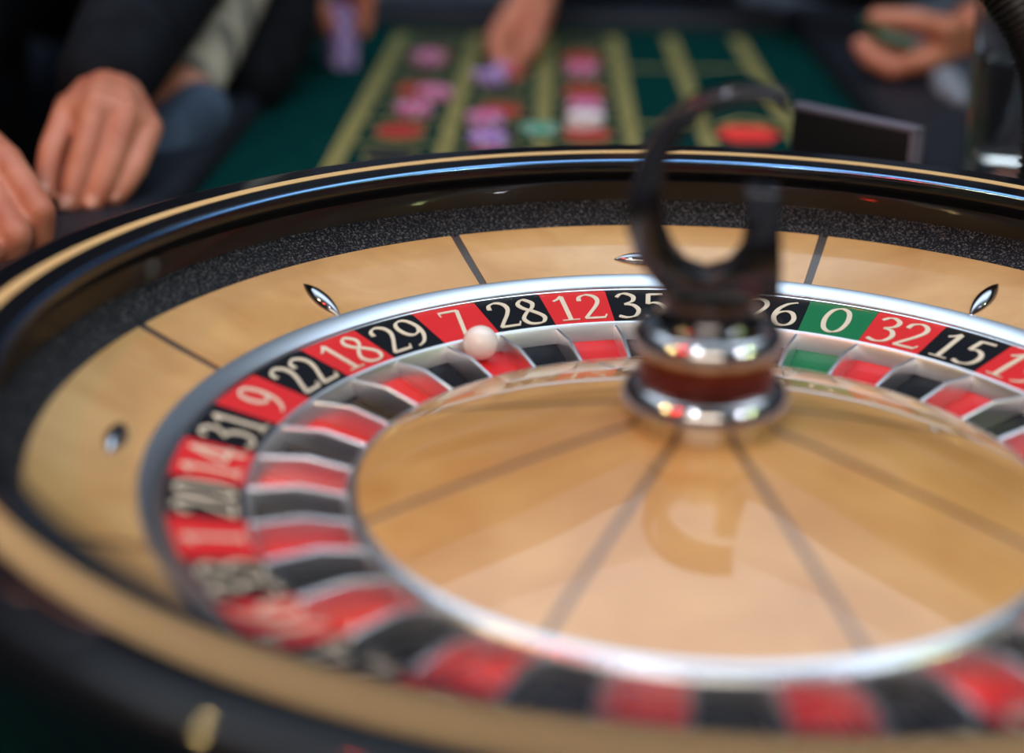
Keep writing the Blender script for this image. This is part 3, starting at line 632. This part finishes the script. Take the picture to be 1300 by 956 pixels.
bm = bmesh.new(); chain(bm, [(sRB.lerp(hipB, 0.35), .12), (Vector((-0.74, 1.24, 0.22)), .085), (at(352, -25, 1.88), .055), (at(345, 35, 1.82), .054), (at(312, 105, 1.74), .045)]); placeB('jacket_hem', organic(bm, 0.009, 3), 'suit_black')
bm = bmesh.new(); chain(bm, [(top+Vector((-0.115, 0.028, 0.068)), .038), (top+Vector((-0.145, 0.03, 0.076)), .040)]); placeB('cuff', organic(bm, 0.005, 2), 'shirt_pale')

# person at the far side whose hand sets chips on the layout
handC = dict(fingers=[F((645, 22, 2.02, .0128), (629, 48, 1.985, .0116), (629, 68, 1.975, .0102), (637, 82, 1.972, .0092)),
                      F((658, 16, 2.04, .0132), (640, 45, 2.00, .0120), (640, 68, 1.99, .0105), (645, 84, 1.985, .0094)),
                      F((674, 14, 2.05, .0128), (664, 44, 2.02, .0116), (662, 62, 2.01, .0100), (662, 74, 2.00, .0090)),
                      F((690, 18, 2.06, .0118), (682, 42, 2.04, .0104), (678, 56, 2.03, .0092), (674, 66, 2.02, .0084))],
             thumb=F((682, 26, 2.01, .0155), (676, 52, 1.985, .0125), (665, 70, 1.975, .0110), (656, 82, 1.972, .0096)),
             wrist=(at(690, -28, 2.10), .031), forearm=F((715, -80, 2.18, .036))+[(Vector((-0.36, 1.86, 0.27)), .040), (Vector((-0.36, 2.10, 0.55)), .05)])
sLC = Vector((0.05, 2.12, 0.55)); sRC = Vector((-0.36, 2.10, 0.55)); hipC = Vector((-0.15, 2.22, 0.0)); fC = Vector((0.05, -1, 0)).normalized()
armsC = [[(at(702, -55, 2.14), .046), (Vector((-0.36, 1.86, 0.27)), .058), (sRC, .074)], [(Vector((0.20, 2.14, 0.02)), .044), (Vector((0.17, 2.19, 0.25)), .056), (sLC, .074)]]
rootC, bodyC, offC, placeC = person('person at the far end reaching a hand over the betting layout', sLC, sRC, hipC, fC, armsC, 'suit_navy', 'suit_black', [hand_bm(**handC), relaxed_hand(Vector((0.205, 2.125, -0.03)), Vector((0, -0.15, -1)), Vector((1, 0, 0)), 1, [(Vector((0.17, 2.19, 0.25)), .040), (sLC, .05)])])
o = link('casino_chip', CM['violet']); o.location = at(646, 90, 1.965); o.rotation_euler = (0.5, 0.2, 0.4); tag(o, 'pale violet chip pinched in the fingertips of the reaching hand', 'chip')

# person at the right holding green chips
handD = dict(fingers=[F((1172, 78, 1.80, .0132), (1132, 88, 1.785, .0122), (1106, 76, 1.79, .0110), (1092, 58, 1.80, .0098)),
                      F((1178, 74, 1.825, .0132), (1140, 84, 1.81, .0122), (1114, 72, 1.815, .0108), (1100, 55, 1.825, .0096)),
                      F((1184, 68, 1.85, .0128), (1150, 78, 1.84, .0115), (1126, 68, 1.845, .0102), (1112, 54, 1.855, .0090)),
                      F((1190, 62, 1.87, .0118), (1160, 70, 1.865, .0105), (1140, 62, 1.87, .0092), (1126, 52, 1.875, .0084))],
             thumb=F((1196, 38, 1.80, .0160), (1160, 26, 1.79, .0132), (1132, 24, 1.795, .0118), (1112, 22, 1.80, .0100)),
             wrist=(at(1238, 40, 1.86), .032), forearm=F((1290, 30, 1.91, .040), (1390, 5, 1.98, .044))+[(Vector((0.66, 1.0, 0.25)), .042), (Vector((0.62, 1.02, 0.55)), .05)])
sLD = Vector((0.62, 1.02, 0.55)); sRD = Vector((0.66, 1.42, 0.55)); hipD = Vector((0.74, 1.24, 0.0)); fD = Vector((-0.98, -0.1, 0)).normalized()
armsD = [[(at(1385, 5, 1.975), .052), (Vector((0.66, 1.0, 0.25)), .06), (sLD, .076)], [(at(1020, -45, 2.16), .042), (at(1110, -30, 2.02), .047), (at(1210, -70, 2.05), .055), (sRD, .076)]]
rootD, bodyD, offD, placeD = person('person in black at the right holding green chips in an open hand', sLD, sRD, hipD, fD, armsD, 'suit_black', 'suit_black', [hand_bm(**handD), relaxed_hand(at(1008, -46, 2.18), at(925, -85, 2.22)-at(1008, -46, 2.18), Vector((0, -0.2, 1)), 1, [(at(1110, -30, 2.02), .036), (at(1210, -70, 2.05), .042), (sRD, .05)])])
bm = bmesh.new(); nap = atz(1212, 132, -0.02)
chain(bm, [(nap+Vector((.006, -.005, .004)), .011), (nap+Vector((-.006, .022, .009)), .015), (nap+Vector((.008, .045, .008)), .013), (nap+Vector((-.004, .075, .010)), .016), (nap+Vector((.004, .105, .007)), .012)])
nb = Vector((nap.x, nap.y, -0.02)); nk = empty('napkin', nb); tag(nk, 'crumpled pale grey napkin on the right rail under the hand with chips', 'napkin'); link('cloth', organic(bm, 0.005, 3), 'shirt_pale', nk).location = -nb
wr = at(1246, 38, 1.87); ax = (at(1290, 12, 1.92)-at(1238, 40, 1.86)).normalized(); u_ = ax.orthogonal().normalized(); v_ = ax.cross(u_)
placeD('bracelet', tube_mesh('bracelet', [wr+(u_*math.cos(2*PI*i/40)+v_*math.sin(2*PI*i/40))*0.0395 for i in range(41)], 0.003, 10), 'brass')
cax = (at(1152, 50, 1.83)-at(1104, 38, 1.81)).normalized()
for i in range(9):
    o = link('casino_chip', CM['green']); o.location = at(1108+i*4.6, 38+i*1.6, 1.815+i*0.001); q = (cax+Vector((0, 0, 0.9))).normalized(); o.rotation_euler = q.to_track_quat('Z', 'Y').to_euler()
    tag(o, 'green chip with white edge spots held in the open hand', 'chip', 'green chips in the hand')
